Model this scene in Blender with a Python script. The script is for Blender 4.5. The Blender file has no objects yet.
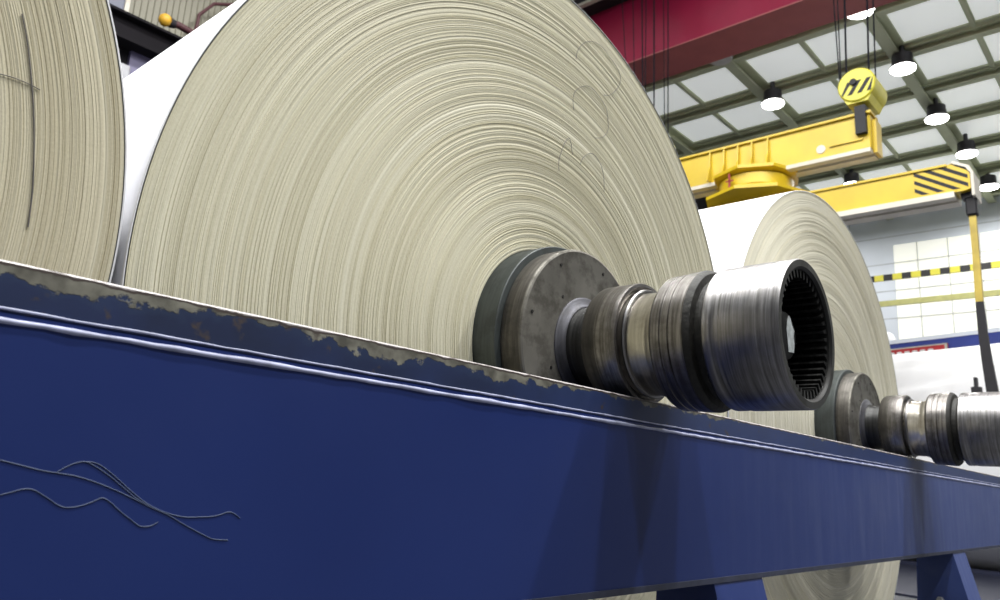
import bpy, math, random
from mathutils import Vector, Matrix
random.seed(7)
C = bpy.context.scene.collection
PI = math.pi
# ------------------------------------------------------------------ camera (measured from the photograph)
S = 1.25                 # radius of the middle roll, metres
AZ = 1.55                # height of the spool axes above the floor
FOC = 770.19
yaw, pit, rol = 0.83463, 0.22935, 0.0583
CAM = Vector((-1.44410*S, -1.15741*S, -0.30768*S + AZ))
Fv = Vector((math.cos(pit)*math.sin(yaw), math.cos(pit)*math.cos(yaw), math.sin(pit)))
r0 = Vector((math.cos(yaw), -math.sin(yaw), 0)); u0 = r0.cross(Fv)
Rv = math.cos(rol)*r0 + math.sin(rol)*u0
Uv = -math.sin(rol)*r0 + math.cos(rol)*u0
def at(px, py, ax, val):            # the point of the plane (axis ax = val) seen at a pixel of the photograph
    d = Fv + Rv*((px-500)/FOC) - Uv*((py-300)/FOC)
    return CAM + d*((val-CAM[ax])/d[ax])

# ------------------------------------------------------------------ mesh helpers
class MB:
    def __init__(s): s.v = []; s.f = []; s.m = []
    def add(s, vs, fs, m=0):
        b = len(s.v); s.v += [tuple(v) for v in vs]
        s.f += [tuple(b+i for i in f) for f in fs]; s.m += [m]*len(fs)
    def box(s, a, b, m=0, bev=0):
        x0, y0, z0 = [min(a[i], b[i]) for i in range(3)]; x1, y1, z1 = [max(a[i], b[i]) for i in range(3)]
        if bev:
            q = bev; vs = []
            for x, sx in ((x0, 1), (x1, -1)):
                for y, sy in ((y0, 1), (y1, -1)):
                    for z, sz in ((z0, 1), (z1, -1)):
                        vs += [(x, y+sy*q, z+sz*q), (x+sx*q, y, z+sz*q), (x+sx*q, y+sy*q, z)]
            import bmesh
            bm = bmesh.new()
            for v in vs: bm.verts.new(v)
            r = bmesh.ops.convex_hull(bm, input=bm.verts)
            bm.verts.index_update()
            s.add([v.co[:] for v in bm.verts], [[v.index for v in f.verts] for f in bm.faces], m); bm.free(); return
        vs = [(x, y, z) for x in (x0, x1) for y in (y0, y1) for z in (z0, z1)]
        s.add(vs, [(0,1,3,2), (4,6,7,5), (0,4,5,1), (2,3,7,6), (0,2,6,4), (1,5,7,3)], m)
    def hexa(s, p, m=0):                # 8 corners: bottom ring 4, top ring 4
        s.add(p, [(3,2,1,0), (4,5,6,7), (0,1,5,4), (1,2,6,5), (2,3,7,6), (3,0,4,7)], m)
    def prism(s, pts, ax, a, b, m=0):   # polygon of 2-D points extruded along an axis
        n = len(pts)
        def mk(p, t):
            q = list(p); q.insert(ax, t); return q
        vs = [mk(p, a) for p in pts] + [mk(p, b) for p in pts]
        s.add(vs, [tuple(range(n))[::-1], tuple(range(n, 2*n))] + [(i, (i+1) % n, n+(i+1) % n, n+i) for i in range(n)], m)
    def tube(s, pts, r, n=8, m=0, cap=True):
        pts = [Vector(p) for p in pts]; rs = r if isinstance(r, (list, tuple)) else [r]*len(pts)
        vs = []; up = None
        for i, p in enumerate(pts):
            t = (pts[min(i+1, len(pts)-1)] - pts[max(i-1, 0)]).normalized()
            if up is None: up = Vector((0, 0, 1)) if abs(t.z) < .9 else Vector((1, 0, 0))
            a = t.cross(up).normalized(); b = a.cross(t).normalized(); up = b
            for k in range(n):
                w = 2*PI*k/n; vs.append(p + (a*math.cos(w) + b*math.sin(w))*rs[i])
        fs = [(i*n+k, i*n+(k+1) % n, (i+1)*n+(k+1) % n, (i+1)*n+k) for i in range(len(pts)-1) for k in range(n)]
        if cap: fs += [tuple(range(n))[::-1], tuple(range((len(pts)-1)*n, len(pts)*n))]
        s.add(vs, fs, m)
    def lathe(s, prof, c=(0,0,0), ax='Y', n=96, mats=None, m=0):     # prof: (radius, along-axis) pairs
        vs = []
        for r, t in prof:
            for k in range(n):
                w = 2*PI*k/n; a, b = r*math.cos(w), r*math.sin(w)
                p = (a, t, b) if ax == 'Y' else ((a, b, t) if ax == 'Z' else (t, a, b))
                vs.append((p[0]+c[0], p[1]+c[1], p[2]+c[2]))
        for i in range(len(prof)-1):
            fs = [(i*n+k, i*n+(k+1) % n, (i+1)*n+(k+1) % n, (i+1)*n+k) for k in range(n)]
            b0 = len(s.v) if i == 0 else None
            if i == 0: base = len(s.v); s.v += [tuple(v) for v in vs]
            s.f += [tuple(base+j for j in f) for f in fs]; s.m += [mats[i] if mats else m]*n
    def build(s, name, mat, parent=None, loc=None, smooth=None):
        me = bpy.data.meshes.new(name)
        o = bpy.data.objects.new(name, me)
        org = Vector(loc) if loc is not None else (Vector(parent.get('_w', (0,0,0))) if parent else Vector((0,0,0)))
        me.from_pydata([tuple(Vector(v)-org) for v in s.v], [], s.f)
        for mm in (mat if isinstance(mat, (list, tuple)) else [mat]): me.materials.append(mm)
        for i, p in enumerate(me.polygons): p.material_index = s.m[i]
        import bmesh
        bm = bmesh.new(); bm.from_mesh(me); bmesh.ops.recalc_face_normals(bm, faces=bm.faces); bm.to_mesh(me); bm.free()
        if smooth is not None:
            me.shade_smooth(); me.set_sharp_from_angle(angle=math.radians(smooth))
        C.objects.link(o)
        W[o.name] = org.copy()
        if parent:
            o.parent = parent; o.location = org - W[parent.name]
        else: o.location = org
        return o
W = {}
def thing(name, label, cat, loc, group=None):
    o = bpy.data.objects.new(name, None); C.objects.link(o); o.empty_display_size = .1
    o.location = loc; o['label'] = label; o['category'] = cat; W[o.name] = Vector(loc)
    if group: o['group'] = group
    return o
def part(mb, name, mat, parent, loc=None, smooth=None, label=None):
    o = mb.build(name, mat, parent, W[parent.name] if loc is None else loc, smooth)
    if label: o['label'] = label
    return o
def tag(o, label, cat, group=None):
    o['label'] = label; o['category'] = cat
    if group: o['group'] = group
    return o
def struct(mb, name, mat, parent=None, smooth=None):
    o = mb.build(name, mat, parent, (0,0,0), smooth)
    if not parent: o['kind'] = 'structure'
    return o
def copy_tree(o, parent=None):
    c = o.copy(); C.objects.link(c); c.parent = parent; W[c.name] = W[o.name].copy()
    for ch in list(o.children): copy_tree(ch, c)
    return c

# ------------------------------------------------------------------ materials
def lin(r, g, b):
    f = lambda c: (c/255/12.92) if c/255 <= .04045 else ((c/255+.055)/1.055)**2.4
    return (f(r), f(g), f(b), 1)
class NT:
    def __init__(s, name):
        s.mat = bpy.data.materials.new(name); s.mat.use_nodes = True
        s.t = s.mat.node_tree; s.n = s.t.nodes; s.b = s.n['Principled BSDF']
        s.tc = None
    def __call__(s, typ, ins=None, **kw):
        nd = s.n.new(typ)
        for k, v in kw.items(): setattr(nd, k, v)
        for k, v in (ins or {}).items():
            if isinstance(v, bpy.types.NodeSocket): s.t.links.new(v, nd.inputs[k])
            else: nd.inputs[k].default_value = v
        return nd
    def obj(s):
        if not s.tc: s.tc = s('ShaderNodeTexCoord')
        return s.tc.outputs['Object']
    def xyz(s):
        n = s('ShaderNodeSeparateXYZ', {0: s.obj()}); return n.outputs
    def math(s, op, a, b=0.0, clamp=False):
        return s('ShaderNodeMath', {0: a, 1: b}, operation=op, use_clamp=clamp).outputs[0]
    def ramp(s, fac, stops, interp='LINEAR'):
        n = s('ShaderNodeValToRGB', {0: fac}); cr = n.color_ramp; cr.interpolation = interp
        while len(cr.elements) < len(stops): cr.elements.new(.5)
        for e, (p, c) in zip(cr.elements, stops):
            e.position = p; e.color = c if len(c) == 4 else (*c, 1)
        return n.outputs[0]
    def mix(s, fac, a, b, blend='MIX'):
        n = s('ShaderNodeMix', data_type='RGBA', blend_type=blend)
        for k, v in ((0, fac), (6, a), (7, b)):
            if isinstance(v, bpy.types.NodeSocket): s.t.links.new(v, n.inputs[k])
            else: n.inputs[k].default_value = v
        return n.outputs[2]
    def noise(s, scale, detail=3, vec=None, w=None, dim='3D', rough=.5):
        ins = {'Scale': scale, 'Detail': detail, 'Roughness': rough}
        if w is not None: dim = '1D'; ins['W'] = w
        else: ins['Vector'] = vec if vec is not None else s.obj()
        return s('ShaderNodeTexNoise', ins, noise_dimensions=dim).outputs[0]
    def set(s, **kw):
        for k, v in kw.items():
            k = k.replace('_', ' ')
            if isinstance(v, bpy.types.NodeSocket): s.t.links.new(v, s.b.inputs[k])
            else: s.b.inputs[k].default_value = v
        return s
    def bump(s, h, strength=.3, dist=.01):
        n = s('ShaderNodeBump', {'Height': h, 'Strength': strength, 'Distance': dist})
        s.t.links.new(n.outputs[0], s.b.inputs['Normal']); return s

def plain(name, col, rough=.5, metal=0, var=.12, scale=6, spec=.5, bump=0):
    m = NT(name); nz = m.noise(scale, 4)
    d = tuple(c*(1-var) for c in col[:3])+(1,); l = tuple(min(1, c*(1+var)) for c in col[:3])+(1,)
    m.set(Base_Color=m.ramp(nz, [(.3, d), (.7, l)]), Roughness=rough, Metallic=metal)
    m.b.inputs['Specular IOR Level'].default_value = spec
    if bump: m.bump(nz, bump, .005)
    return m.mat

def paper_face(name, dark, light, seed):
    m = NT(name); x, y, z = m.xyz()
    r = m.math('SQRT', m.math('ADD', m.math('MULTIPLY', x, x), m.math('MULTIPLY', z, z)))
    rs = m.math('ADD', r, seed)
    broad = m.noise(9, 3, w=rs); mid = m.noise(48, 4, w=rs, rough=.65); fine = m.noise(300, 3, w=rs, rough=.7)
    rare = m.ramp(m.noise(75, 2, w=m.math('ADD', rs, 5.3)), [(.655, (0,0,0)), (.70, (1,1,1))])
    grain = m.noise(160, 3, rough=.8)
    f = m.math('ADD', m.math('MULTIPLY', broad, .34), m.math('MULTIPLY', mid, .34))
    f = m.math('ADD', f, m.math('MULTIPLY', fine, .22)); f = m.math('ADD', f, m.math('MULTIPLY', grain, .26))
    col = m.ramp(f, [(.44, dark), (.70, light)])
    col = m.mix(m.math('MULTIPLY', rare, .55), col, lin(232, 226, 202))
    h = m.math('ADD', m.math('MULTIPLY', mid, .6), m.math('MULTIPLY', fine, .4))
    m.set(Base_Color=col, Roughness=.7)
    m.b.inputs['Specular IOR Level'].default_value = .25
    m.bump(h, .18, .004)
    return m.mat
def paper_side():
    m = NT('white_paper'); nz = m.noise(2.5, 2)
    m.set(Base_Color=m.ramp(nz, [(.3, (.80, .80, .83, 1)), (.7, (.86, .86, .88, 1))]), Roughness=.45)
    return m.mat
def steel(name, dark, light, rough=(.2, .45), metal=1.0, streak=70, dirt=.5, dirtcol=(.03, .028, .025, 1)):
    m = NT(name); x, y, z = m.xyz()
    st = m.noise(streak, 4, w=y, rough=.7)
    bl = m.noise(14, 5, rough=.65)
    sm = m('ShaderNodeMapping', {'Vector': m.obj(), 'Scale': (6, 90, 6)}).outputs[0]
    sc = m.noise(1.6, 4, vec=sm, rough=.6)
    f = m.math('ADD', m.math('MULTIPLY', st, .5), m.math('MULTIPLY', sc, .5))
    col = m.ramp(f, [(.35, dark), (.65, light)])
    dm = m.math('MULTIPLY', m.ramp(bl, [(.46, (0,0,0)), (.62, (1,1,1))]), dirt)
    col = m.mix(dm, col, dirtcol)
    rg = m.math('ADD', rough[0], m.math('MULTIPLY', f, rough[1]-rough[0]))
    rg = m.math('ADD', rg, m.math('MULTIPLY', dm, .25))
    m.set(Base_Color=col, Roughness=rg, Metallic=metal)
    m.bump(m.math('ADD', st, m.math('MULTIPLY', bl, .15)), .15, .003)
    return m.mat
def emit(name, col, strength):
    m = NT(name); m.set(Base_Color=col, Roughness=.4, Emission_Color=col, Emission_Strength=strength); return m.mat

M = {}
M['face_mid'] = paper_face('cut_paper_edge', lin(202, 196, 169), lin(233, 229, 207), 0)
M['face_left'] = paper_face('cut_paper_edge_browner', lin(190, 181, 153), lin(224, 217, 192), 11.7)
M['face_right'] = paper_face('cut_paper_edge_paler', lin(204, 199, 178), lin(234, 230, 212), 23.1)
M['paper'] = paper_side()
M['wrapline'] = plain('grey_edge_line', (.16, .17, .17, 1), .6)
M['tube_steel'] = steel('grey_tube_steel', (.055, .065, .065, 1), (.10, .115, .115, 1), (.45, .6), .35, 25, .3)
M['rim_steel'] = steel('dark_rim_steel', (.05, .045, .04, 1), (.13, .12, .105, 1), (.35, .55), .6, 40, .5)
M['disc_steel'] = steel('dull_disc_steel', (.12, .113, .098, 1), (.25, .238, .21, 1), (.4, .6), .55, 30, .7, (.06, .054, .043, 1))
M['bright_steel'] = steel('machined_bright_steel', (.16, .155, .155, 1), (.42, .41, .42, 1), (.26, .40), 1, 90, .30, (.20, .185, .165, 1))
M['boss_steel'] = steel('grey_boss_steel', (.08, .08, .09, 1), (.22, .22, .25, 1), (.45, .58), .85, 40, .35, (.1, .09, .07, 1))
M['worn_steel'] = steel('worn_bearing_steel', (.07, .064, .058, 1), (.30, .285, .28, 1), (.26, .42), .95, 60, .5, (.06, .052, .04, 1))
M['grease'] = plain('black_grease', (.014, .013, .011, 1), .6, 0, .5, 60, .4, .5)
M['dark_steel'] = steel('dark_gear_steel', (.02, .02, .02, 1), (.07, .07, .07, 1), (.35, .5), .8, 50, .4)
M['journal'] = steel('polished_journal_steel', (.30, .28, .25, 1), (.60, .57, .52, 1), (.22, .36), 1, 30, .35, (.2, .17, .13, 1))
M['label'] = plain('white_torn_label', (.62, .66, .66, 1), .7, 0, .25, 60)
M['pencil'] = plain('pencil_line', (.16, .15, .14, 1), .8)
M['pencil_faint'] = plain('faint_pencil_line', (.27, .255, .22, 1), .8)

def blue_paint():
    m = NT('blue_enamel'); x, y, z = m.xyz()
    base = m.ramp(m.noise(1.3, 4), [(.3, (.0098, .0240, .128, 1)), (.7, (.0125, .0305, .158, 1))])
    mp = m('ShaderNodeMapping', {'Vector': m.obj(), 'Scale': (9, 1, 1.1)}).outputs[0]
    stre = m.ramp(m.noise(2.2, 5, vec=mp, rough=.65), [(.47, (0,0,0)), (.72, (1,1,1))])
    far = m('ShaderNodeMapRange', {0: x, 1: 0.1, 2: 3.2}).outputs[0]      # rubbed, dusty stretch of the beam, with its grazing sheen painted in
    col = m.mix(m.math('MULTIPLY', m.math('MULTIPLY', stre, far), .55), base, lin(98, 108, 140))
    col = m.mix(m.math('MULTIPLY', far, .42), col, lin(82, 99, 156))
    m.set(Base_Color=col, Roughness=m.math('ADD', .36, m.math('MULTIPLY', m.noise(5, 4), .16)))
    m.b.inputs['Specular IOR Level'].default_value = .38
    m.bump(m.noise(30, 3), .04, .004)
    return m.mat
M['blue'] = blue_paint()
TOPZ = AZ - .1555; LIPZ = 1.334
def rail_paint():                       # blue top strip with chips of bare metal and old primer along the upper edge
    m = NT('chipped_blue_enamel'); x, y, z = m.xyz()
    mp = m('ShaderNodeMapping', {'Vector': m.obj(), 'Scale': (22, 1, 26)}).outputs[0]
    n1 = m.noise(1.0, 5, vec=mp, rough=.6); n2 = m.noise(2.2, 3)
    h = m('ShaderNodeMapRange', {0: z, 1: TOPZ-.060, 2: TOPZ}).outputs[0]
    far = m('ShaderNodeMapRange', {0: x, 1: -.9, 2: .6}).outputs[0]
    h0 = h; h = m.math('SUBTRACT', h, m.math('MULTIPLY', far, .22))
    v = m.math('ADD', h, m.math('MULTIPLY', m.math('SUBTRACT', n1, .5), 1.1))
    v = m.math('ADD', v, m.math('MULTIPLY', m.math('SUBTRACT', n2, .55), 1.2))
    chip = m.ramp(v, [(.66, (0,0,0)), (.71, (1,1,1))])
    halo = m.ramp(v, [(.45, (0,0,0)), (.66, (1,1,1))])
    base = m.mix(m.math('MULTIPLY', halo, .35), m.ramp(m.noise(7, 4), [(.3, (.008, .017, .058, 1)), (.7, (.013, .028, .105, 1))]), lin(44, 62, 92))
    base = m.mix(m.math('MULTIPLY', far, .30), base, lin(70, 88, 142))
    cc = m.ramp(m.noise(24, 4), [(.35, lin(84, 82, 74)), (.65, lin(138, 136, 124))])
    col = m.mix(chip, base, cc)
    e = m.math('ADD', m('ShaderNodeMapRange', {0: z, 1: TOPZ-.0095, 2: TOPZ-.0015}).outputs[0], m.math('MULTIPLY', m.math('SUBTRACT', m.noise(30, 4), .5), 1.6))
    col = m.mix(m.ramp(e, [(.25, (0,0,0)), (.4, (1,1,1))]), col, lin(72, 62, 58))
    col = m.mix(m.ramp(e, [(.72, (0,0,0)), (.9, (1,1,1))]), col, lin(176, 170, 170))
    m.set(Base_Color=col, Roughness=.5); m.bump(chip, .25, .003)
    return m.mat
M['rail'] = rail_paint()
M['bead'] = plain('pale_bead', lin(186, 190, 220), .45, 0, .25, 30)  # pale blue-grey bead, tone varied by noise
M['under'] = plain('dark_lower_edge', lin(52, 56, 74), .6, 0, .3, 20)  # darker tone along the beam's lower edge
M['scratch'] = plain('scratched_paint', lin(66, 80, 112), .6)
M['yellow'] = plain('yellow_crane_paint', lin(188, 160, 26), .4, 0, .12, 1.5)
M['yellow2'] = plain('pale_yellow_paint', lin(188, 180, 48), .45, 0, .15, 3)
M['armyellow'] = plain('worn_ochre_paint', lin(168, 146, 58), .5, 0, .25, 4)
M['armyellow2'] = plain('amber_paint', lin(196, 150, 40), .5)
M['darkmark'] = plain('dark_red_mark', lin(128, 30, 34), .6)
M['boxgrey'] = plain('grey_white_box', lin(150, 150, 156), .5)
M['framegrey'] = plain('pale_grey_frame', lin(196, 198, 196), .7)
M['dirtywhite'] = plain('dirty_white_paint', lin(190, 184, 172), .55, 0, .15, 2)
M['black'] = plain('black_paint', (.013, .012, .015, 1), .6, 0, .12, 6, .3)
M['rope'] = plain('dark_wire_rope', (.012, .012, .017, 1), .9, 0, .1, 6, .05)
M['red'] = plain('glossy_crimson_paint', (.26, .012, .046, 1), .22, 0, .12, .8)
M['red_under'] = plain('dull_maroon_paint', lin(150, 80, 82), .6, 0, .1, 2)
M['green'] = plain('olive_steel_paint', lin(186, 192, 162), .6, 0, .12, 1)
M['panel'] = emit('glowing_roof_panel', (.80, .83, .82, 1), .46)  # even glow put into the ceiling panels to lift their brightness
M['lampbody'] = plain('dark_lamp_housing', (.028, .026, .034, 1), .5)
M['lens'] = emit('lit_lamp_glass', (1, .98, .95, 1), 14)
M['lens_off'] = plain('unlit_lamp_glass', lin(190, 190, 186), .3)
M['wall'] = plain('blue_grey_wall_panel', lin(214, 220, 230), .7, 0, .06, .5)
M['wallgap'] = plain('grey_panel_joint', lin(170, 174, 178), .8)
M['glow'] = emit('daylit_translucent_panel', (.70, .70, .64, 1), .62)
M['olive_rail'] = plain('olive_yellow_rail_paint', lin(188, 186, 120), .5)
M['bluestrip'] = plain('blue_cladding', lin(52, 66, 138), .5, 0, .1, 2)
M['redsign'] = plain('red_sign_paint', lin(176, 52, 56), .5)
M['whitepaint'] = plain('white_paint', lin(232, 232, 232), .5, 0, .04)
M['floor'] = plain('dark_concrete', lin(66, 67, 71), .7, 0, .15, 1.5, .3)
M['tan'] = plain('tan_corrugated_sheet', lin(124, 121, 108), .6, 0, .08, .7)
M['greywall'] = plain('grey_plain_sheet', lin(104, 106, 120), .6, 0, .08, .7)
M['darkwall'] = plain('dark_wall_sheet', (.012, .011, .014, 1), .8, 0, .1, 2, .15)
M['runway'] = plain('black_beam_paint', (.008, .007, .009, 1), .8, 0, .1, 2, .1)
M['violet'] = plain('violet_grey_cladding', lin(92, 88, 118), .5, 0, .1, 1)
M['darkred'] = plain('dark_red_paint', lin(62, 22, 30), .6)
M['navy'] = plain('dark_navy_paint', (.006, .008, .022, 1), .5)
M['navy2'] = plain('navy_curb_paint', (.010, .013, .035, 1), .6)
M['bolt'] = plain('zinc_bolt', lin(178, 180, 184), .4, .5)
def stripes(name, a, b, ax, ay, period, duty, rough=.5):
    m = NT(name); o = m.xyz()
    t = m.math('ADD', m.math('MULTIPLY', o[0], ax[0]), m.math('ADD', m.math('MULTIPLY', o[1], ax[1]), m.math('MULTIPLY', o[2], ax[2])))
    fr = m.math('FRACT', m.math('ADD', m.math('DIVIDE', t, period), ay))
    k = m.math('LESS_THAN', fr, duty)
    m.set(Base_Color=m.mix(k, a, b), Roughness=rough); return m.mat
M['hazard_bar'] = stripes('black_yellow_bands', lin(214, 205, 70), (.02, .02, .02, 1), (0, 1, 0), .1, .62, .5)

# ------------------------------------------------------------------ paper rolls
SHAFT_Y = -.637*S
def roll(label, X, R, Yf, facemat, length=5.6):
    t = thing('paper_roll', label, 'paper roll', (X, Yf, AZ-R))
    c = (X, Yf, AZ)
    b = MB(); q = 1
    rr = random.Random(int(R*1000)); amp = .0008 if X < -1 else .0012; face = [(.2500*S, .10), (.2500*S, .0)]; rad = .2500*S; d0 = 0
    while rad < R-.009:                 # bundles of paper edges stand out by different amounts
        rad += rr.choice((.0012, .0014, .0017, .002, .0026)); slow = .0008*math.sin(rad*37)+.0005*math.sin(rad*91+1)
        dn = rr.uniform(-1, 1)*amp + slow*amp/.0022
        face += [(rad-.0002, d0), (rad+.0002, dn)]; d0 = dn
    gd, gw = (.003, .0026) if R == S else (.0008, .0012)          # groove left by the slit outer wrap
    face += [(R-.0058, d0), (R-.0055, -.0005)]
    prof = face + [(R-.0053, gd), (R-.0053+gw, gd), (R-.0051+gw, -.002), (R-.001, -.002), (R, -.0006), (R, length), (.2500*S, length)]
    mats = [1]*(len(face)-1) + [1, 2, 2, 2, 0, 0, 0, 1][1:]
    mats = [1]*(len(face)-1) + [2, 2, 2, 0, 0, 0, 1]
    b.lathe(prof, c, n=192, mats=mats)
    part(b, 'paper_winding', [M['paper'], facemat, M['wrapline']], t, c, 35)
    def L(name, prof, mat, par=t, n=96, sm=32, label=None):
        b = MB(); b.lathe([(r*S, y*S) for r, y in prof], c, n=n); sag(b); return part(b, name, mat, par, c, sm, label)
    def sag(b): b.v = [(v[0], v[1], v[2] - .008*max(0, min(1, (-.36-v[1])/.08))) for v in b.v]
    off = -Yf/S            # the spool keeps its place on the rail whatever the winding's end
    P = lambda pr: [(r, y+off) for r, y in pr]
    L('core_tube', P([(.10, .3), (.249, .3), (.249, -.064), (.247, -.066), (.10, -.066)]), M['tube_steel'])
    d = L('end_disc', P([(.08, -.055), (.229, -.0655), (.2335, -.068), (.2335, -.118), (.231, -.1225), (.227, -.1245), (.223, -.1235), (.115, -.1250), (.08, -.1250)]), [M['disc_steel']])
    for i, p in enumerate(d.data.polygons): p.material_index = 0
    d.data.materials.append(M['rim_steel'])
    for p in d.data.polygons:
        rr = math.hypot(p.center.x, p.center.z)/S
        if rr > .2325: p.material_index = 1
    for k, rr in ((.35, .205), (1.25, .205), (2.1, .205), (2.9, .205), (3.7, .205), (5.2, .205), (.9, .14), (2.3, .14), (3.6, .14), (5.0, .14)):
        b = MB(); w = k; p = (c[0]+rr*S*math.cos(w), c[1]+(off-.1245)*S, c[2]+rr*S*math.sin(w))
        b.lathe([(.0001, -.0015), (.0045, -.0015), (.0055, .003)], p, n=10)
        part(b, 'bolt_hole', M['grease'], d, c)
    L('hub_boss', P([(.120, -.120), (.119, -.1275), (.115, -.1300), (.102, -.1340), (.0975, -.1385), (.0955, -.1390)]), M['boss_steel'])
    L('shaft_neck', P([(.0955, -.134), (.0935, -.142), (.0915, -.155), (.0905, -.21)]), M['dark_steel'])
    br = L('bearing_ring', P([(.08, -.194), (.108, -.195), (.126, -.202), (.1318, -.212), (.1324, -.238), (.1328, -.240), (.1330, -.283), (.1312, -.2890), (.125, -.2900), (.119, -.284), (.112, -.283)]), M['worn_steel'])
    br.data.materials.append(M['rim_steel'])
    for p in br.data.polygons:
        if p.center.y/S-off > -.238: p.material_index = 1
    L('snap_ring', P([(.112, -.296), (.1165, -.2965), (.1185, -.3005), (.1165, -.3045), (.112, -.305)]), M['bright_steel'])
    L('journal', P([(.09, -.26), (.1115, -.2605), (.1115, -.345), (.113, -.352), (.120, -.365), (.120, -.45), (.09, -.45)]), M['journal'])
    L('brake_ring', P([(.10, -.3720), (.137, -.3735), (.1415, -.380), (.1420, -.3980), (.1400, -.3992), (.1400, -.4012), (.1425, -.4025), (.1430, -.4170), (.1412, -.4182), (.1412, -.4205), (.1440, -.4215), (.1455, -.450)]), M['worn_steel'])
    L('grease_gap', P([(.1455, -.450), (.1440, -.4550), (.1375, -.4620), (.124, -.4650), (.122, -.480), (.128, -.4860)]), M['grease'])
    cp = L('coupling', P([(.12, -.4865), (.1395, -.4870), (.1425, -.4905), (.1427, -.5060), (.1420, -.5075), (.1422, -.5230), (.1432, -.5245), (.1432, -.6330), (.1412, -.6370), (.1285, -.6370), (.1235, -.632), (.1235, -.52), (.05, -.52)]), M['bright_steel'], n=128)
    cp.data.materials.append(M['dark_steel'])
    for p in cp.data.polygons:
        yy = p.center.y/S-off; rr = math.hypot(p.center.x, p.center.z + .008)/S
        if yy < -.5 and (rr < .1415 and yy < -.634 or rr < .13): p.material_index = 1
    # inner toothed ring
    b = MB(); N = 44; ya, yb = (off-.629)*S, (off-.545)*S
    pts = []
    for k in range(N):
        for fr, rr in ((.0, .1240), (.22, .1225), (.34, .1080), (.62, .1080), (.76, .1225)):
            w = 2*PI*(k+fr)/N; pts.append((rr*S*math.cos(w), rr*S*math.sin(w)))
    n = len(pts); vs = []
    for y in (ya, yb):
        for a, z in pts: vs.append((c[0]+a, c[1]+y, c[2]+z))
        for k in range(n):
            w = math.atan2(pts[k][1], pts[k][0]); vs.append((c[0]+.1245*S*math.cos(w), c[1]+y, c[2]+.1245*S*math.sin(w)))
    fs = []
    for k in range(n):
        k2 = (k+1) % n
        fs += [(k, k2, 2*n+k2, 2*n+k), (k, n+k, n+k2, k2), (2*n+k, 2*n+k2, 3*n+k2, 3*n+k)]
    b.add(vs, fs); sag(b); part(b, 'gear_teeth', M['dark_steel'], cp, c)
    pl = L('end_plug', P([(.0001, -.597), (.040, -.597), (.046, -.594), (.048, -.588), (.048, -.562), (.06, -.555), (.066, -.53), (.066, -.52)]), M['dark_steel'], cp)
    b = MB(); yy = c[1]+(off-.5982)*S
    sh = [(-.010, -.032), (.016, -.030), (.020, -.012), (.017, .004), (.021, .014), (.010, .024), (.004, .036), (-.004, .040), (-.012, .030), (-.017, .010), (-.013, -.010)]
    b.prism([(c[0]+(a+.011)*S, c[2]+z*S) for a, z in sh], 1, yy, yy+.0012)
    sag(b); part(b, 'paper_label', M['label'], pl, c, None, 'torn white paper label')
    return t
X2, R2, Y2 = 2.08067*S, 1.05094*S, .01262*S
X0, R0, Y0 = -1.940*S, .932*S, .010*S
roll_b = roll('huge middle paper roll with pencil scribble on its beige ringed end', 0, S, 0, M['face_mid'])
roll_c = roll('paper roll behind the middle one, pale end seen beside the big toothed coupling', X2, R2, Y2, M['face_right'])
roll_a = roll('paper roll cut by the left frame edge, brownish end with a black pen line', X0, R0, Y0, M['face_left'])

def smooth_pts(p, n=8):
    out = []
    for i in range(len(p)-1):
        p0, p1, p2, p3 = Vector(p[max(i-1, 0)]), Vector(p[i]), Vector(p[i+1]), Vector(p[min(i+2, len(p)-1)])
        for k in range(n):
            t = k/n
            out.append(.5*((2*p1)+(-p0+p2)*t+(2*p0-5*p1+4*p2-p3)*t*t+(-p0+3*p1-3*p2+p3)*t**3))
    out.append(Vector(p[-1])); return out
def mark(pix, ax, val, r, name, mat, parent, label=None):
    b = MB(); pts = smooth_pts([at(x, y, ax, val) for x, y in pix])
    n = len(pts); b.tube(pts, r, 5)
    return part(b, name, mat, parent, None, None, label)
fy = -.0033
for pix in ([(576,59),(577,53),(580,47),(586,42),(594,42),(602,47),(609,56),(616,66),(620,75),(620,83),(616,90),(610,95),(604,95)],
            [(574,110),(573,100),(575,92),(581,87),(588,86),(594,90),(601,99),(606,108),(608,120),(608,130),(603,137),(595,138)],
            [(559,170),(559,160),(563,147),(566,141),(569,138),(571,143),(572,151),(573,155)],
            [(580,165),(583,158),(588,154),(593,154),(598,160),(602,168),(604,180),(604,192)]):
    mark(pix, 1, fy, .0011, 'pencil_mark', M['pencil_faint'], roll_b, 'faint pencil stroke')
mark([(22,14),(27,40),(31,75),(33.5,110),(34,150),(32.5,190),(28,227)], 1, Y0-.0026, .0014, 'pen_line', M['pencil'], roll_a, 'black pen line')
mark([(-6,73),(8,76),(22,81),(33,86),(40,90)], 1, Y0-.0026, .0010, 'pen_line', M['pencil'], roll_a, 'black pen line')

# a white roll far behind, standing askew on the floor
dd = Fv + Rv*((-5-500)/FOC) - Uv*((450.6-300)/FOC); dd.z = 0; a3 = dd.normalized(); n3 = Vector((a3.y, -a3.x, 0))
def comp(px, py):
    d = Fv + Rv*((px-500)/FOC) - Uv*((py-300)/FOC); return math.atan2(d.z, d.dot(n3))
e1, e2 = comp(936, 350), comp(985, 571)
em, eh = (e1+e2)/2, (e1-e2)/2
R3 = 2.165; D3 = R3/math.sin(eh)
cz3 = CAM.z + D3*math.sin(em); hd = D3*math.cos(em)
dm = Fv + Rv*((960-500)/FOC) - Uv*((450-300)/FOC); k = hd/dm.dot(n3)
mid3 = CAM + dm*k; mid3.z = cz3
t3 = thing('paper_roll', 'white paper roll lying askew in the distance, below the blue strip', 'paper roll', (mid3.x, mid3.y, cz3-R3))
ang3 = math.atan2(a3.x, a3.y)
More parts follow.
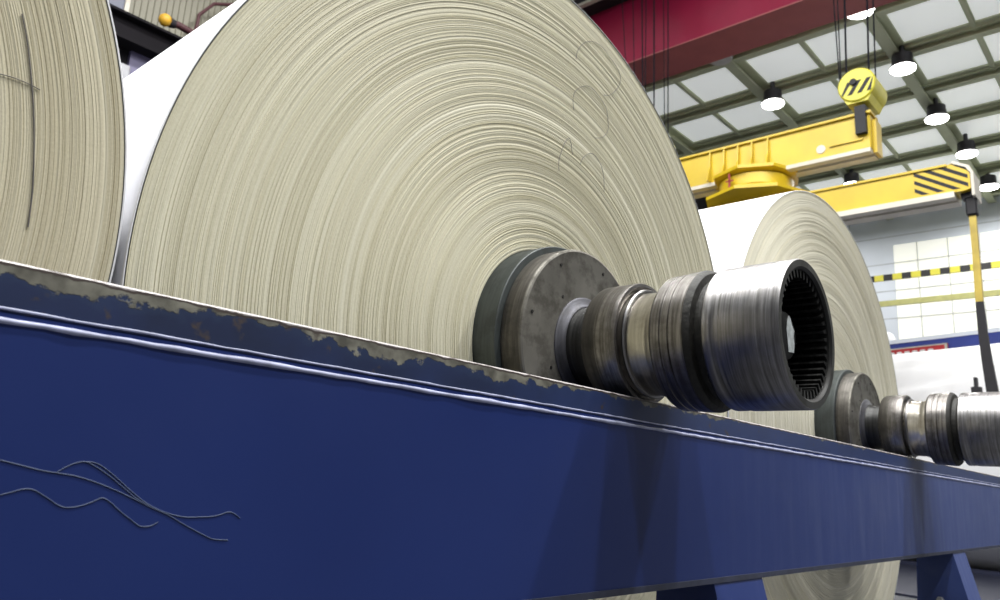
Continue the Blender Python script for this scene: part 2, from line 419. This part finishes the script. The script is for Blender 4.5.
def rot3(b):
    b.v = [tuple(mid3 + Vector((v[0]*math.cos(ang3)+v[1]*math.sin(ang3), -v[0]*math.sin(ang3)+v[1]*math.cos(ang3), v[2]))) for v in b.v]
    return b
b = MB(); b.lathe([(.3, -3.4), (R3-.01, -3.4), (R3, -3.39), (R3, 2.6), (.3, 2.6)], n=128, mats=[1, 0, 0, 1])
part(rot3(b), 'paper_winding', [M['paper'], M['face_right']], t3, mid3, 35)
b = MB(); b.lathe([(.001, -3.9), (.2, -3.9), (.2, -3.5), (.29, -3.5), (.29, 2.7), (.2, 2.7), (.2, 3.1), (.001, 3.1)], n=64)
part(rot3(b), 'spool', M['disc_steel'], t3, mid3, 35)

# ------------------------------------------------------------------ blue roll stand
FY = -.301*S
st = thing('roll_stand', 'long blue steel beam on legs carrying the paper roll spools', 'stand', (1.5, -.28, 0))
XA, XB = -3.4, 6.55
b = MB(); b.box((XA, FY, .928), (XB, -.19, 1.330)); part(b, 'beam_web', M['blue'], st, (0,0,0))
b = MB(); b.box((XA, FY-.0005, 1.330), (XB, -.3655, TOPZ), bev=.003); b.box((XA, -.367, 1.330), (XB, -.235, AZ-.1667)); part(b, 'top_rail', M['rail'], st, (0,0,0))
def bead(z, r, seed):
    rr = random.Random(seed); b = MB(); pts = []; rs = []
    x = XA
    while x < XB:
        pts.append((x, FY, z + rr.uniform(-.0006, .0006))); rs.append(r*rr.uniform(.75, 1.25)); x += .035
    b.tube(pts, rs, 8); return b
part(bead(1.3355, .0019, 1), 'weld_bead', M['bead'], st, (0,0,0), 60, 'thin pale weld line')
part(bead(1.3210, .0042, 2), 'weld_bead', M['bead'], st, (0,0,0), 60, 'thick pale weld line')
b = MB(); b.box((XA, FY-.004, .913), (XB, -.186, .928)); part(b, 'bottom_lip', M['under'], st, (0,0,0), None, 'dark lower edge')
for i, xl in enumerate((-2.53, .356, 3.245, 6.13)):
    b = MB(); w = .33 if i < 2 else .30
    b.hexa([(xl, -.60, .02), (xl+w, -.60, .02), (xl+w, -.155, .02), (xl, -.155, .02), (xl, FY, .913), (xl+w, FY, .913), (xl+w, -.192, .913), (xl, -.192, .913)])
    lg = part(b, 'support_leg', M['blue'], st, (0,0,0))
    b = MB(); b.box((xl-.06, -.68, 0), (xl+w+.06, -.08, .022)); part(b, 'foot_plate', M['blue'], lg, (0,0,0))
    if i in (1, 2):
        b = MB(); b.lathe([(.0001, -.022), (.017, -.022), (.021, -.018), (.021, .002)], (xl, -.30, .655), 'X', 6); part(b, 'leg_bolt', M['bolt'], lg, (0,0,0))
sy = FY-.0004
for pix in ([(0,460),(20,465),(40,470),(57,473),(75,476),(95,482),(115,490),(130,497),(150,507),(168,515),(185,525),(200,533),(213,539),(228,540)],
            [(57,472),(66,467),(76,463),(86,462),(98,468),(112,478),(125,489),(137,499),(150,506)],
            [(86,462),(96,463),(106,469),(118,479),(130,490),(142,500),(155,508),(170,514),(185,517),(200,517),(215,516),(230,512),(240,518)],
            [(0,495),(12,492),(24,489),(34,490),(46,497),(58,505),(67,507.5),(80,506),(92,502),(102,498),(110,502),(120,511),(130,519),(140,526),(150,526),(158,522)]):
    mark(pix, 1, sy, .00075, 'scratch', M['scratch'], st, 'pale curling scratch')

# ------------------------------------------------------------------ yellow lifting beam hanging from the crane
LX0, LX1 = 11.0, 11.36; LC = 4.13
lb = thing('lifting_beam', 'yellow crane lifting beam with turntable and a hanging hook arm', 'lifting beam', (11.26, LC, 2.75))
U0, U1 = 6.90, 7.55
b = MB(); b.box((LX0, 2.03, U0), (LX1, 2*LC-2.03, U1), bev=.015)
b.box((LX0-.05, 2.0, U1-.03), (LX1+.02, 2*LC-2.0, U1+.01)); b.box((LX0+.12, 1.97, U0-.05), (LX1+.06, 2.03, U1-.1))
ub = part(b, 'upper_beam', M['yellow'], lb)
def under(y0, y1, z, name, par):
    b = MB(); b.box((LX0-.03, y0, z-.07), (LX0+.13, y1, z)); b.box((LX1-.13, y0, z-.07), (LX1+.06, y1, z)); part(b, name, M['dirtywhite'], par, None, None, 'dirty white underside rail')
    b = MB(); b.box((LX0+.13, y0+.15, z-.02), (LX1-.13, y1-.15, z)); part(b, 'slot', M['black'], par)
under(2.04, 3.45, U0, 'bottom_rail', ub); under(4.80, 2*LC-2.04, U0, 'bottom_rail', ub)
for px in (711, 725, 739, 753, 769):
    y = at(px, 165, 0, LX0).y
    b = MB(); b.prism([(LX0-.18, U0), (LX0, U0), (LX0, U1-.03), (LX0-.05, U1-.03), (LX0-.07, U0+.3)], 1, y-.014, y+.014); part(b, 'stiffener', M['yellow'], ub)
b = MB(); q = at(857, 114, 0, 10.95)
b.box((10.90, 2.07, 7.16), (11.0, 2.24, 7.66)); b.box((11.0, 2.07, 7.56), (11.36, 2.24, 7.66)); part(b, 'lifting_lug', M['black'], ub)
b = MB(); b.box((10.90, 6.2, 7.16), (11.0, 6.4, 7.66)); b.box((11.0, 6.2, 7.56), (11.36, 6.4, 7.66)); part(b, 'lifting_lug', M['black'], ub)
q = at(821, 149.5, 0, LX0)
b = MB(); b.lathe([(.0001, -.012), (.078, -.012), (.078, 0)], (q.x, q.y, q.z), 'X', 24); part(b, 'round_plate', M['dirtywhite'], ub, None, None, 'small white oval plate')
b = MB(); q = at(846, 141, 0, LX0); b.box((LX0-.03, q.y-.27, q.z-.05), (LX0, q.y+.27, q.z-.02)); part(b, 'rating_strip', M['yellow'], ub)
tt = MB()
tt.lathe([(.01, 6.90), (.80, 6.90), (.80, 6.84), (.62, 6.80), (.60, 6.62), (.72, 6.56), (.95, 6.46), (.95, 6.40), (.6, 6.36), (.01, 6.36)], (11.26, LC, 0), 'Z', 8)
t_ = part(tt, 'turntable', M['yellow'], lb)
b = MB(); b.lathe([(.55, 6.80), (.66, 6.78), (.66, 6.58), (.55, 6.56)], (11.26, LC, 0), 'Z', 48); part(b, 'slewing_ring', M['yellow'], t_, None, 40)
b = MB(); yr = at(735, 190, 0, 10.4).y
b.box((10.545, LC+.18, 6.50), (10.565, LC+.215, 6.80)); b.box((10.545, LC+.12, 6.65), (10.56, LC+.27, 6.675)); part(b, 'red_mark', M['darkmark'], t_, None, None, 'small red mark')
L0, L1 = 5.86, 6.33; LE = .66
prof = [(LE+.10, L0), (2*LC-LE-.1, L0), (2*LC-LE, L0+.05), (2*LC-LE, L1-.1), (2*LC-LE-.25, L1), (LE+.25, L1), (LE+.06, L1-.09), (LE, L1-.20), (LE, L0+.02)]
b = MB(); b.prism(prof, 0, LX0, LX1); lw = part(b, 'lower_beam', M['yellow'], lb)
b = MB(); b.box((LX0-.03, LE+.3, L1-.03), (LX0, 2*LC-LE-.3, L1+.005)); b.box((LX0-.012, LE+.2, L0), (LX0, 2*LC-LE-.3, L0+.04)); part(b, 'flange', M['yellow'], lw)
b = MB(); b.prism([(LE-.05, L0-.1), (LE-.01, L0-.1), (LE-.01, L1-.20), (LE+.05, L1-.10), (LE+.25, L1+.012), (LE+.2, L1+.03), (LE+.0, L1-.08), (LE-.05, L1-.19)], 0, LX0-.02, LX1+.1); part(b, 'end_plate', M['greywall'] if 0 else M['dirtywhite'], lw, None, None, 'pale grey end plate')
# hazard stripes: black slanting bars lying on the beam's side
b = MB(); ys0, ys1 = at(973, 180, 0, LX0).y+.0, at(915, 195, 0, LX0).y
zlo, zhi = L0+.045, L1-.035
import itertools
def clip(poly, ax, lim, keep):
    out = []
    for i in range(len(poly)):
        a, c = poly[i], poly[(i+1) % len(poly)]
        ina, inc = keep*(a[ax]-lim) <= 0, keep*(c[ax]-lim) <= 0
        if ina: out.append(a)
        if ina != inc:
            t = (lim-a[ax])/(c[ax]-a[ax]); out.append(tuple(a[j]+t*(c[j]-a[j]) for j in (0, 1)))
    return out
for k in range(-1, 9):
    y = ys1 + .30 - k*.215
    poly = [(y, zhi), (y-.10, zhi), (y-.10-.62, zlo), (y-.62, zlo)]
    for ax, lim, kp in ((0, ys1, 1), (0, LE+.03, -1)):
        if poly: poly = clip(poly, ax, lim, kp)
    if len(poly) > 2: b.prism(poly, 0, LX0-.004, LX0)
part(b, 'hazard_stripes', M['black'], lw, None, None, 'black slanting hazard stripes')
def under2(y0, y1):
    b = MB(); b.box((LX0-.05, y0, L0-.09), (LX0+.13, y1, L0)); b.box((LX1-.13, y0, L0-.09), (LX1+.1, y1, L0)); part(b, 'bottom_rail', M['dirtywhite'], lw, None, None, 'dirty white underside rail')
    b = MB(); b.box((LX0+.13, y0+.15, L0-.03), (LX1-.13, y1-.15, L0)); part(b, 'slot', M['black'], lw)
under2(LE+.22, 2*LC-LE-.22)
def hook_arm(ya, sgn, hazard=True):
    b = MB(); pts = [(11.2, ya, L0+.05), (11.2, ya, 5.0), (11.2, ya+sgn*.01, 4.3), (11.2, ya+sgn*.0, 3.8), (11.2, ya-sgn*.015, 3.3), (11.2, ya-sgn*.05, 2.78)]
    cut = 4.15
    up = [p for p in pts if p[2] >= 4.2]; lo = [p for p in pts if p[2] <= 4.4]
    up.append((11.2, ya+sgn*.008, 4.15)); lo.insert(0, (11.2, ya+sgn*.008, 4.15)) if lo[0][2] < 4.15 else None
    def bar(pp, wy, wx):
        b = MB()
        for i in range(len(pp)-1):
            a, c = pp[i], pp[i+1]
            wa, wc = wy[i], wy[i+1]
            b.hexa([(c[0]-wx, c[1]-wc, c[2]), (c[0]+wx, c[1]-wc, c[2]), (c[0]+wx, c[1]+wc, c[2]), (c[0]-wx, c[1]+wc, c[2]),
                    (a[0]-wx, a[1]-wa, a[2]), (a[0]+wx, a[1]-wa, a[2]), (a[0]+wx, a[1]+wa, a[2]), (a[0]-wx, a[1]+wa, a[2])])
        return b
    full = [(11.2, ya, L0+.05), (11.2, ya, 5.0), (11.2, ya+sgn*.008, 4.15)]
    arm = part(bar(full, [.048, .046, .05], .04), 'hook_arm', M['armyellow'], lb)
    part(bar([(11.2, ya+sgn*.008, 4.15), (11.2, ya, 3.7), (11.2, ya-sgn*.02, 3.3), (11.2, ya-sgn*.06, 2.75)], [.05, .058, .066, .075], .04), 'hook_end', M['black'], arm, None, None, 'grimy dark lower hook end')
    b = MB(); b.box((11.12, ya-.075, L0-.36), (11.28, ya+.075, L0-.06), bev=.02); b.box((11.1, ya-.05, L0-.08), (11.3, ya+.12, L0+.14)); part(b, 'bracket', M['black'], arm)
    b = MB(); b.box((11.12, ya+sgn*.075, 2.79), (11.24, ya+sgn*.20, 2.88)); b.box((11.12, ya+sgn*.12, 2.88), (11.24, ya+sgn*.16, 3.02)); part(b, 'latch', M['black'], arm)
hook_arm(.70, 1); hook_arm(2*LC-.70, -1)

# ------------------------------------------------------------------ hook blocks on ropes
def hook_block(yc, label, ropes):
    t = thing('hook_block', label, 'hook block', (11.26, yc, 7.62), 'crane hook blocks')
    zc = 8.06; r = .305
    b = MB(); b.lathe([(.001, 10.90), (r-.02, 10.90), (r, 10.92), (r, 11.60), (r-.02, 11.62), (.001, 11.62)], (0, yc, zc), 'X', 48)
    b.hexa([(10.93, yc-.17, 7.74), (11.59, yc-.17, 7.74), (11.59, yc+.17, 7.74), (10.93, yc+.17, 7.74), (10.93, yc-.29, zc-.06), (11.59, yc-.29, zc-.06), (11.59, yc+.29, zc-.06), (10.93, yc+.29, zc-.06)])
    hs = part(b, 'sheave_housing', M['yellow2'], t, None, 35)
    b = MB()
    for k in range(4):
        y = yc+.30-.155*k
        pts = []
        poly = [(y, zc-.17), (y-.075, zc-.17), (y-.075-.16, zc+.07), (y-.16, zc+.07)]
        poly = [(max(yc-.28, min(yc+.28, p[0])), p[1]) for p in poly]
        q = []
        for p in poly:
            d = math.hypot(p[0]-yc, p[1]-zc)
            q.append(p if d < r-.02 else (yc+(p[0]-yc)*(r-.02)/d, zc+(p[1]-zc)*(r-.02)/d))
        b.prism(q, 0, 10.894, 10.90)
    part(b, 'hazard_stripes', M['black'], hs, None, None, 'black slanting stripes')
    b = MB(); b.box((10.885, yc-.27, zc-.18), (10.8945, yc+.27, zc+.05))
    b = MB(); b.lathe([(.001, 10.86), (.055, 10.86), (.06, 10.90)], (0, yc+.04, zc+.05), 'X', 16); part(b, 'axle_end', M['black'], hs)
    b = MB(); b.tube([(11.2, yc, 7.80), (11.2, yc, 7.672)], .085, 16); part(b, 'hook_shank', M['black'], t)
    for x, pa_, pb_, rr_ in ropes:       # rope through two sighted points, drawn on up to the trolley
        A, B = at(pa_[0], pa_[1], 0, x), at(pb_[0], pb_[1], 0, x); d = (B-A)/(B.z-A.z)
        b = MB(); b.tube([A+d*(zc-A.z), A+d*(12.53-A.z)], rr_, 6); part(b, 'rope', M['rope'], t)
    return t
hook_block(2.19, 'yellow hook block with black stripes hanging above the lifting beam end',
           [(10.97, (838, 60), (833.5, 0), .011), (11.0, (840, 60), (837.5, 0), .011), (11.1, (846, 60), (844.5, 0), .017), (11.1, (868.5, 60), (867, 0), .017), (11.3, (875, 60), (873, 0), .013)])
hook_block(6.30, 'hook block hidden by the middle roll, only its ropes crossing the red girder',
           [(10.97, (625.5, 60), (622, 0), .011), (11.0, (634, 60), (633, 0), .011), (11.1, (642.5, 60), (642, 0), .016), (11.1, (645.5, 60), (646, 0), .012), (11.1, (654, 60), (654, 0), .018), (11.1, (664, 60), (663.5, 0), .011), (11.2, (668, 60), (668, 0), .014)])

# ------------------------------------------------------------------ red crane girder
gy0, gy1 = -7.5, 12.9; GX0, GX1 = 12.02, 13.10; GZ = 10.80
g = thing('crane_girder', 'crimson overhead crane girder crossing the top of the hall', 'crane girder', (12.55, 3, GZ))
b = MB(); b.box((GX0+.02, gy0, GZ+.03), (GX1-.02, gy1, GZ+2.10)); part(b, 'web', M['red'], g, None, None, 'glossy crimson side')
b = MB(); b.box((GX0, gy0, GZ), (GX1, gy1, GZ+.03)); part(b, 'bottom_flange', M['red_under'], g, None, None, 'dull maroon underside')
b = MB(); b.box((GX0-.02, gy0, GZ+2.10), (GX1+.02, gy1, GZ+2.14)); part(b, 'top_flange', M['red_under'], g)
for y0, y1 in ((1.5, 2.9), (5.5, 7.3)):
    b = MB(); b.box((10.7, y0, 12.55), (12.04, y1, 12.7), bev=.02); part(b, 'hoist_trolley', M['darkwall'], g)
p1, p2 = at(582, 6, 0, 11.5), at(610, -5, 0, 11.5)
b = MB(); b.box((11.44, p1.y-1.4, p1.z-.02), (11.56, p1.y+2.2, p1.z+.05)); part(b, 'cable_duct', M['dirtywhite'], g, None, None, 'thin white duct')
b = MB(); b.box((11.44, p1.y-1.4, p1.z+.05), (12.03, p1.y+2.2, p1.z+.2)); part(b, 'duct_bracket', M['black'], g)

# ------------------------------------------------------------------ ceiling grid and lamps
CZ = 1.1654+9.14*1.35; G = S*1.5104*1.35/1.2
cu = lambda x, y: (CAM.x + (x+1.4441)*G, CAM.y + (y+1.15741)*G)
wx, wyy = 33.0, 13.0; KW = (33.0+1.805)/(29.0+1.805)
def WY(y): return CAM.y+(y-CAM.y)*KW
def WZ(z): return CAM.z+(z-CAM.z)*KW
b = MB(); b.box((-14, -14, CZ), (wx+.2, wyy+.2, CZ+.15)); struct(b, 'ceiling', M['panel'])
tn = itertools.count(1)
x = cu(8.70, 0)[0]; per = 1.175*G; xs = []
while x > -9: x -= per
while x < wx-.4:
    x += per; xs.append(x)
for x in xs:
    h = .19*G
    b = MB(); b.box((x-h, -14, CZ-.05), (x+h, wyy, CZ)); b.box((x-h*.62, -14, CZ-.12), (x-h*.50, wyy, CZ-.05)); b.box((x+h*.50, -14, CZ-.12), (x+h*.62, wyy, CZ-.05))
    b.box((x-.12, -14, CZ-.24), (x+.12, wyy, CZ-.20)); b.box((x-.015, -14, CZ-.20), (x+.015, wyy, CZ-.05))
    struct(b, 'trim_%d' % next(tn), M['green'])
yw = cu(0, 1.21)[1]; pery = .9*G; k = 0
ys = []
y = yw - 9*pery/1
i = -5
while True:
    y = yw + i*pery
    if y > wyy-.2: break
    wide = (i % 2 == 0); h = (.13 if wide else .035)*G; dz = .30 if wide else .16
    b = MB(); b.box((-13.9, y-h, CZ-.06), (wx, y+h, CZ-.001))
    if wide: b.box((-13.9, y-.14, CZ-.31), (wx, y+.14, CZ-.26)); b.box((-13.9, y-.02, CZ-.26), (wx, y+.02, CZ-.06))
    else: b.box((-13.9, y-.05, CZ-.10), (wx, y+.05, CZ-.06))
    struct(b, 'trim_%d' % next(tn), M['green']); i += 1

LZ = CZ-.78
def lamp(px, py, label, on=True):
    p = at(px, py, 2, LZ)
    t = thing('high_bay_lamp', label, 'ceiling lamp', p, 'high bay lamps under the ceiling')
    b = MB(); b.lathe([(.001, LZ), (.31, LZ), (.325, LZ+.03), (.325, LZ+.05)], (p.x, p.y, 0), 'Z', 32); part(b, 'lens', M['lens'] if on else M['lens_off'], t, None, 40)
    b = MB(); b.lathe([(.325, LZ+.045), (.345, LZ+.05), (.31, LZ+.12), (.27, LZ+.16), (.26, LZ+.44), (.001, LZ+.46)], (p.x, p.y, 0), 'Z', 32); part(b, 'housing', M['lampbody'], t, None, 40)
    b = MB(); b.tube([(p.x, p.y, LZ+.44), (p.x, p.y, CZ-.02)], .07, 10); part(b, 'hanger', M['lampbody'], t)
    return p
lp = [lamp(860, 12, 'lit ceiling lamp half hidden by the red girder beside the hook ropes'),
      lamp(903, 70, 'lit ceiling lamp right of the yellow hook block'),
      lamp(937, 120, 'lit ceiling lamp between the hook block and the striped beam end, third down its row'),
      lamp(967, 155, 'lit ceiling lamp just above the striped end of the lower yellow beam'),
      lamp(989, 188, 'lit ceiling lamp right of the striped beam end, lowest in the photo'),
      lamp(773, 105, 'lit ceiling lamp above the upper yellow beam, left of the hook block'),
      lamp(720, 60, 'unlit grey ceiling lamp peeping out below the red girder', False),
      lamp(852, 186, 'dark-backed ceiling lamp between the two yellow beams')]

# ------------------------------------------------------------------ far (right) wall with glazing, guard rail
b = MB(); b.box((wx, -14, 0), (wx+.2, wyy+.2, CZ)); struct(b, 'wall_right', M['wall'])
b = MB()
for y in [WY(7.9+1.02*k) for k in range(5)]: b.box((wx-.006, y-.02, 0), (wx, y+.02, CZ))
for z in [WZ(6.84+1.07*k) for k in range(6)]: b.box((wx-.005, -14, z-.02), (wx, wyy, z+.02))
struct(b, 'trim_90', M['wallgap'])
win = MB(); win.box((wx-.03, -13.9, 5.2), (wx-.008, WY(6.33), WZ(10.75))); wo = struct(win, 'window_1', M['glow'])
b = MB()
for k in range(20): y = WY(5.52-1.02*k); b.box((wx-.06, y-.018, 5.2), (wx-.03, y+.018, WZ(10.75))) if y > -13.9 else None
for k in range(6): z = WZ(5.77+1.07*k); b.box((wx-.06, -13.9, z-.018), (wx-.03, WY(6.33), z+.018)) if z < WZ(10.7) else None
struct(b, 'window_frame', M['framegrey'], wo)
gr = thing('guard_rail', 'black and yellow banded rail with olive rail below, before the far white wall', 'guard rail', (27.9, 0, 7.0))
z1 = (at(873, 281, 0, 27.9).z+at(1000, 262.5, 0, 27.9).z)/2; z2 = (at(878, 306, 0, 27.9).z+at(980, 293, 0, 27.9).z)/2
b = MB(); b.box((27.85, -12, z1-.11), (27.95, 12.9, z1+.11)); part(b, 'hazard_bar', M['hazard_bar'], gr, None, None, 'black and yellow banded bar')
b = MB(); b.box((27.85, -12, z2-.10), (27.95, 12.9, z2+.10)); part(b, 'lower_rail', M['olive_rail'], gr)
for y in (-8, 8.5):
    b = MB(); b.box((27.95, y-.04, 0), (28.05, y+.04, z1+.1)); part(b, 'rail_post', M['olive_rail'], gr)
# blue strip, red sign and white hood beyond the distant roll
def on_plane(px, py, dist):          # vertical plane parallel to the distant roll
    d = Fv + Rv*((px-500)/FOC) - Uv*((py-300)/FOC); return CAM + d*(dist/d.dot(n3))
DP = hd + 3.2
def slab(b, pa, pb, zl, zh, th=.12):
    q = [(p.x, p.y) for p in (pa, pb)]; o = n3*th
    b.hexa([(q[0][0], q[0][1], zl), (q[1][0], q[1][1], zl), (q[1][0]+o.x, q[1][1]+o.y, zl), (q[0][0]+o.x, q[0][1]+o.y, zl),
            (q[0][0], q[0][1], zh), (q[1][0], q[1][1], zh), (q[1][0]+o.x, q[1][1]+o.y, zh), (q[0][0]+o.x, q[0][1]+o.y, zh)])
pa, pb = on_plane(890, 345, DP), on_plane(1000, 331, DP); zt = (pa.z+pb.z)/2
far_a = pa + a3*2.5; far_b = pb - a3*4
mc = thing('machine_cover', 'long blue steel screen behind the distant white roll', 'screen', ((pa.x+pb.x)/2, (pa.y+pb.y)/2, 0))
b = MB(); slab(b, far_a, far_b, 0, zt); part(b, 'panel', M['bluestrip'], mc)
b = MB(); slab(b, far_a-n3*.02, far_b-n3*.02, zt, zt+.10, .2); part(b, 'cap', M['wall'], mc, None, None, 'pale grey cap')
sa, sb = on_plane(885, 344, DP-.06), on_plane(947, 342, DP-.06); zs = on_plane(946, 343, DP-.06).z
sg = thing('sign', 'red sign with white lettering on the blue screen above the distant roll', 'sign', ((sa.x+sb.x)/2, (sa.y+sb.y)/2, zs-.55))
b = MB(); slab(b, sa, sb, zs-.55, zs, .05); part(b, 'board', M['redsign'], sg)
b = MB(); slab(b, sa-n3*.01, sb-n3*.01, zs-.03, zs, .01); slab(b, sb-n3*.01+a3*.06, sb-n3*.01, zs-.55, zs, .01); part(b, 'border', M['dirtywhite'], sg, None, None, 'pale border')
b = MB(); L_ = (sb-sa).length
for k in range(7):
    p = sb - (sb-sa).normalized()*(.42+k*.205) - n3*.012; w = a3*.065
    slab(b, p+w, p-w, zs-.36, zs-.30, .01); slab(b, p+w, p+w*.4, zs-.36, zs-.10, .01); slab(b, p-w*.4, p-w, zs-.36, zs-.10, .01); slab(b, p+w, p-w, zs-.15, zs-.10, .01)
part(b, 'lettering', M['whitepaint'], sg, None, None, 'row of white letters')
fr = on_plane(1000, 572, hd-1.3); fl = on_plane(880, 575, hd-1.3); zr = on_plane(985, 571, hd-1.3).z
cr = thing('roll_curb', 'dark navy steel curb and added dark floor sheet before the distant white roll', 'curb', ((fr.x+fl.x)/2, (fr.y+fl.y)/2, 0))
b = MB(); slab(b, fl+a3*1.5, fr-a3*2.0, zr-.10, zr, .25); part(b, 'top_plate', M['navy2'], cr)
b = MB(); slab(b, fl+a3*1.5+n3*.06, fr-a3*2.0+n3*.06, 0, zr-.10, .13); part(b, 'upright', M['navy'], cr)
b = MB(); slab(b, fl+a3*1.5-n3*4.9, fr-a3*2.4-n3*4.9, 0, .03, 5.2); part(b, 'dark_sheet', M['navy'], cr)  # dark sheet added over the paler floor to darken the ground here
pe = on_plane(891.5, 343, DP+.5)
b = MB(); b.tube([pe+Vector((0, 0, -1.2)), pe+Vector((0, 0, -.2)), pe+a3*-.0+Vector((0, 0, .06)), pe+a3*.05+Vector((0, 0, .15)), pe+a3*.14+Vector((0, 0, .20)), pe+a3*.3+Vector((0, 0, .22)), pe+a3*.8+Vector((0, 0, .22))], .13, 20)
tag(b.build('duct_elbow', M['whitepaint'], None, (pe.x, pe.y, pe.z-1.2), 50), 'white rounded pipe elbow beside the right roll edge, above the red sign', 'pipe')

# ------------------------------------------------------------------ back wall (upper left gap)
b = MB(); b.box((-14, wyy, 0), (wx, wyy+.2, CZ)); struct(b, 'wall_back', M['darkwall'])
zt0 = 9.26
b = MB(); n = 0; x = 2.98; pts = []
while x < 12: 
    pts += [(x, wyy-.06), (x+.03, wyy-.06), (x+.045, wyy-.02), (x+.105, wyy-.02)]; x += .12
vs = [(p[0], p[1], z) for z in (zt0-.05, CZ) for p in pts]; n = len(pts)
b.add(vs, [(k, k+1, n+k+1, n+k) for k in range(n-1)]); struct(b, 'trim_91', M['tan'])
b = MB(); b.box((-14, wyy-.05, zt0), (2.93, wyy, CZ)); struct(b, 'trim_92', M['greywall'])
b = MB(); b.box((2.91, wyy-.10, zt0), (2.99, wyy-.02, CZ)); struct(b, 'trim_93', M['dirtywhite'])
rb = thing('runway_beam', 'black horizontal crane runway beam on the wall between the two nearest rolls', 'beam', (4, 12.7, 8.72))
b = MB(); b.box((-6, 12.55, zt0-.05), (12, 12.95, zt0)); b.box((-6, 12.72, 8.78), (12, 12.78, zt0-.05)); part(b, 'web', M['runway'], rb)
b = MB(); b.box((-6, 12.55, 8.72), (12, 12.95, 8.78)); part(b, 'lower_flange', M['runway'], rb)
b = MB(); q0, q1 = at(129, 62, 1, 12.9), at(160, 50, 1, 12.9)
b.box((q0.x, 12.88, 8.05), (q1.x+.5, 12.99, 8.98)); tag(b.build('wall_cabinet', M['violet'], None, (q0.x, 12.9, 8.05)), 'violet grey panel under the black runway beam', 'panel')
q = at(123, 70, 1, 12.85)
jb = thing('junction_box', 'small grey-white box on the wall at the edge of the left roll', 'box', (q.x-.06, 12.9, 0))
b = MB(); b.box((q.x-.25, 12.8, q.z-.35), (q.x+.12, 12.995, q.z+.12), bev=.03); part(b, 'housing', M['boxgrey'], jb)
b = MB(); b.tube([(q.x-.06, 12.93, q.z-.34), (q.x-.06, 12.93, .01)], .04, 12); part(b, 'conduit', M['greywall'], jb)
q = at(165, 20, 1, 12.6)
wl = thing('signal_lamp', 'round yellow lamp on a dark red pipe arm above the runway beam', 'lamp', (q.x, 12.6, q.z-.1))
b = MB(); b.lathe([(.001, -.12), (.07, -.10), (.12, -.04), (.125, .03), (.09, .09), (.001, .11)], (q.x, 12.6, q.z), 'X', 24); part(b, 'lamp_globe', M['armyellow2'], wl, None, 50)
b = MB(); b.lathe([(.09, .09), (.10, .10), (.08, .2), (.001, .2)], (q.x, 12.6, q.z), 'X', 24); part(b, 'lamp_socket', M['black'], wl, None, 40)
r1, r2 = at(178, 25, 1, 12.6), at(194, 34, 1, 12.6)
b = MB(); b.tube([(q.x+.15, 12.6, q.z), r1, r2, r2+Vector((.6, 0, -.15))], .07, 12); part(b, 'pipe_arm', M['darkred'], wl, None, 50)
s1, s2, s3 = at(197, 26, 1, 12.6), at(199, 15, 1, 12.6), at(214, 4, 1, 12.6)
b = MB(); b.tube([r2, s1, s2, s3, s3+Vector((.7, 0, .35))], .035, 10); part(b, 'bracket_pipe', M['darkred'], wl)

# ------------------------------------------------------------------ floor
b = MB(); b.box((-14, -14, -.2), (wx, wyy, 0)); struct(b, 'floor', M['floor'])

# ------------------------------------------------------------------ light
sc = bpy.context.scene
w = bpy.data.worlds.new('World'); sc.world = w; w.use_nodes = True
bg = w.node_tree.nodes['Background']; bg.inputs[0].default_value = (.92, .95, 1, 1); bg.inputs[1].default_value = .16
def area(loc, size, power, rot=(0,0,0), col=(1, .998, .975)):
    l = bpy.data.lights.new('area_light', 'AREA'); l.shape = 'DISK'; l.size = size; l.energy = power; l.color = col
    o = bpy.data.objects.new('area_light', l); C.objects.link(o); o.location = loc; o.rotation_euler = rot; return o
for p in lp[:6]: area((p.x, p.y, LZ-.03), .6, 115)
for X in (20, 26, 30):  # added bare lights without fixtures, brightening the far wall
    for Y in (-4, 3, 10): area((X, Y, LZ-.03), .6, 200)
for X in (-3.0, 1.0, 5.0):          # the rows of lamps over and before the stand
    for Y in (-6.5, -3.0, .9, 4.2, 8.2): area((X, Y, LZ-.03), .6, 400 if Y > 0 else {-3.0: 400, 1.0: 490, 5.0: 590}[X])

# ------------------------------------------------------------------ camera
cd = bpy.data.cameras.new('camera'); cd.sensor_width = 36; cd.lens = FOC*36/1000; cd.clip_end = 200; cd.clip_start = .02
cd.dof.use_dof = True; cd.dof.focus_distance = 1.75; cd.dof.aperture_fstop = 6.5
co = bpy.data.objects.new('camera', cd); C.objects.link(co)
m3 = Matrix((Rv, Uv, -Fv)).transposed(); co.matrix_world = Matrix.Translation(CAM) @ m3.to_4x4()
sc.camera = co
vs_ = sc.view_settings; vs_.view_transform = 'Standard'; vs_.look = 'None'; vs_.gamma = 1; vs_.use_curve_mapping = False
vs_.exposure = 0.0
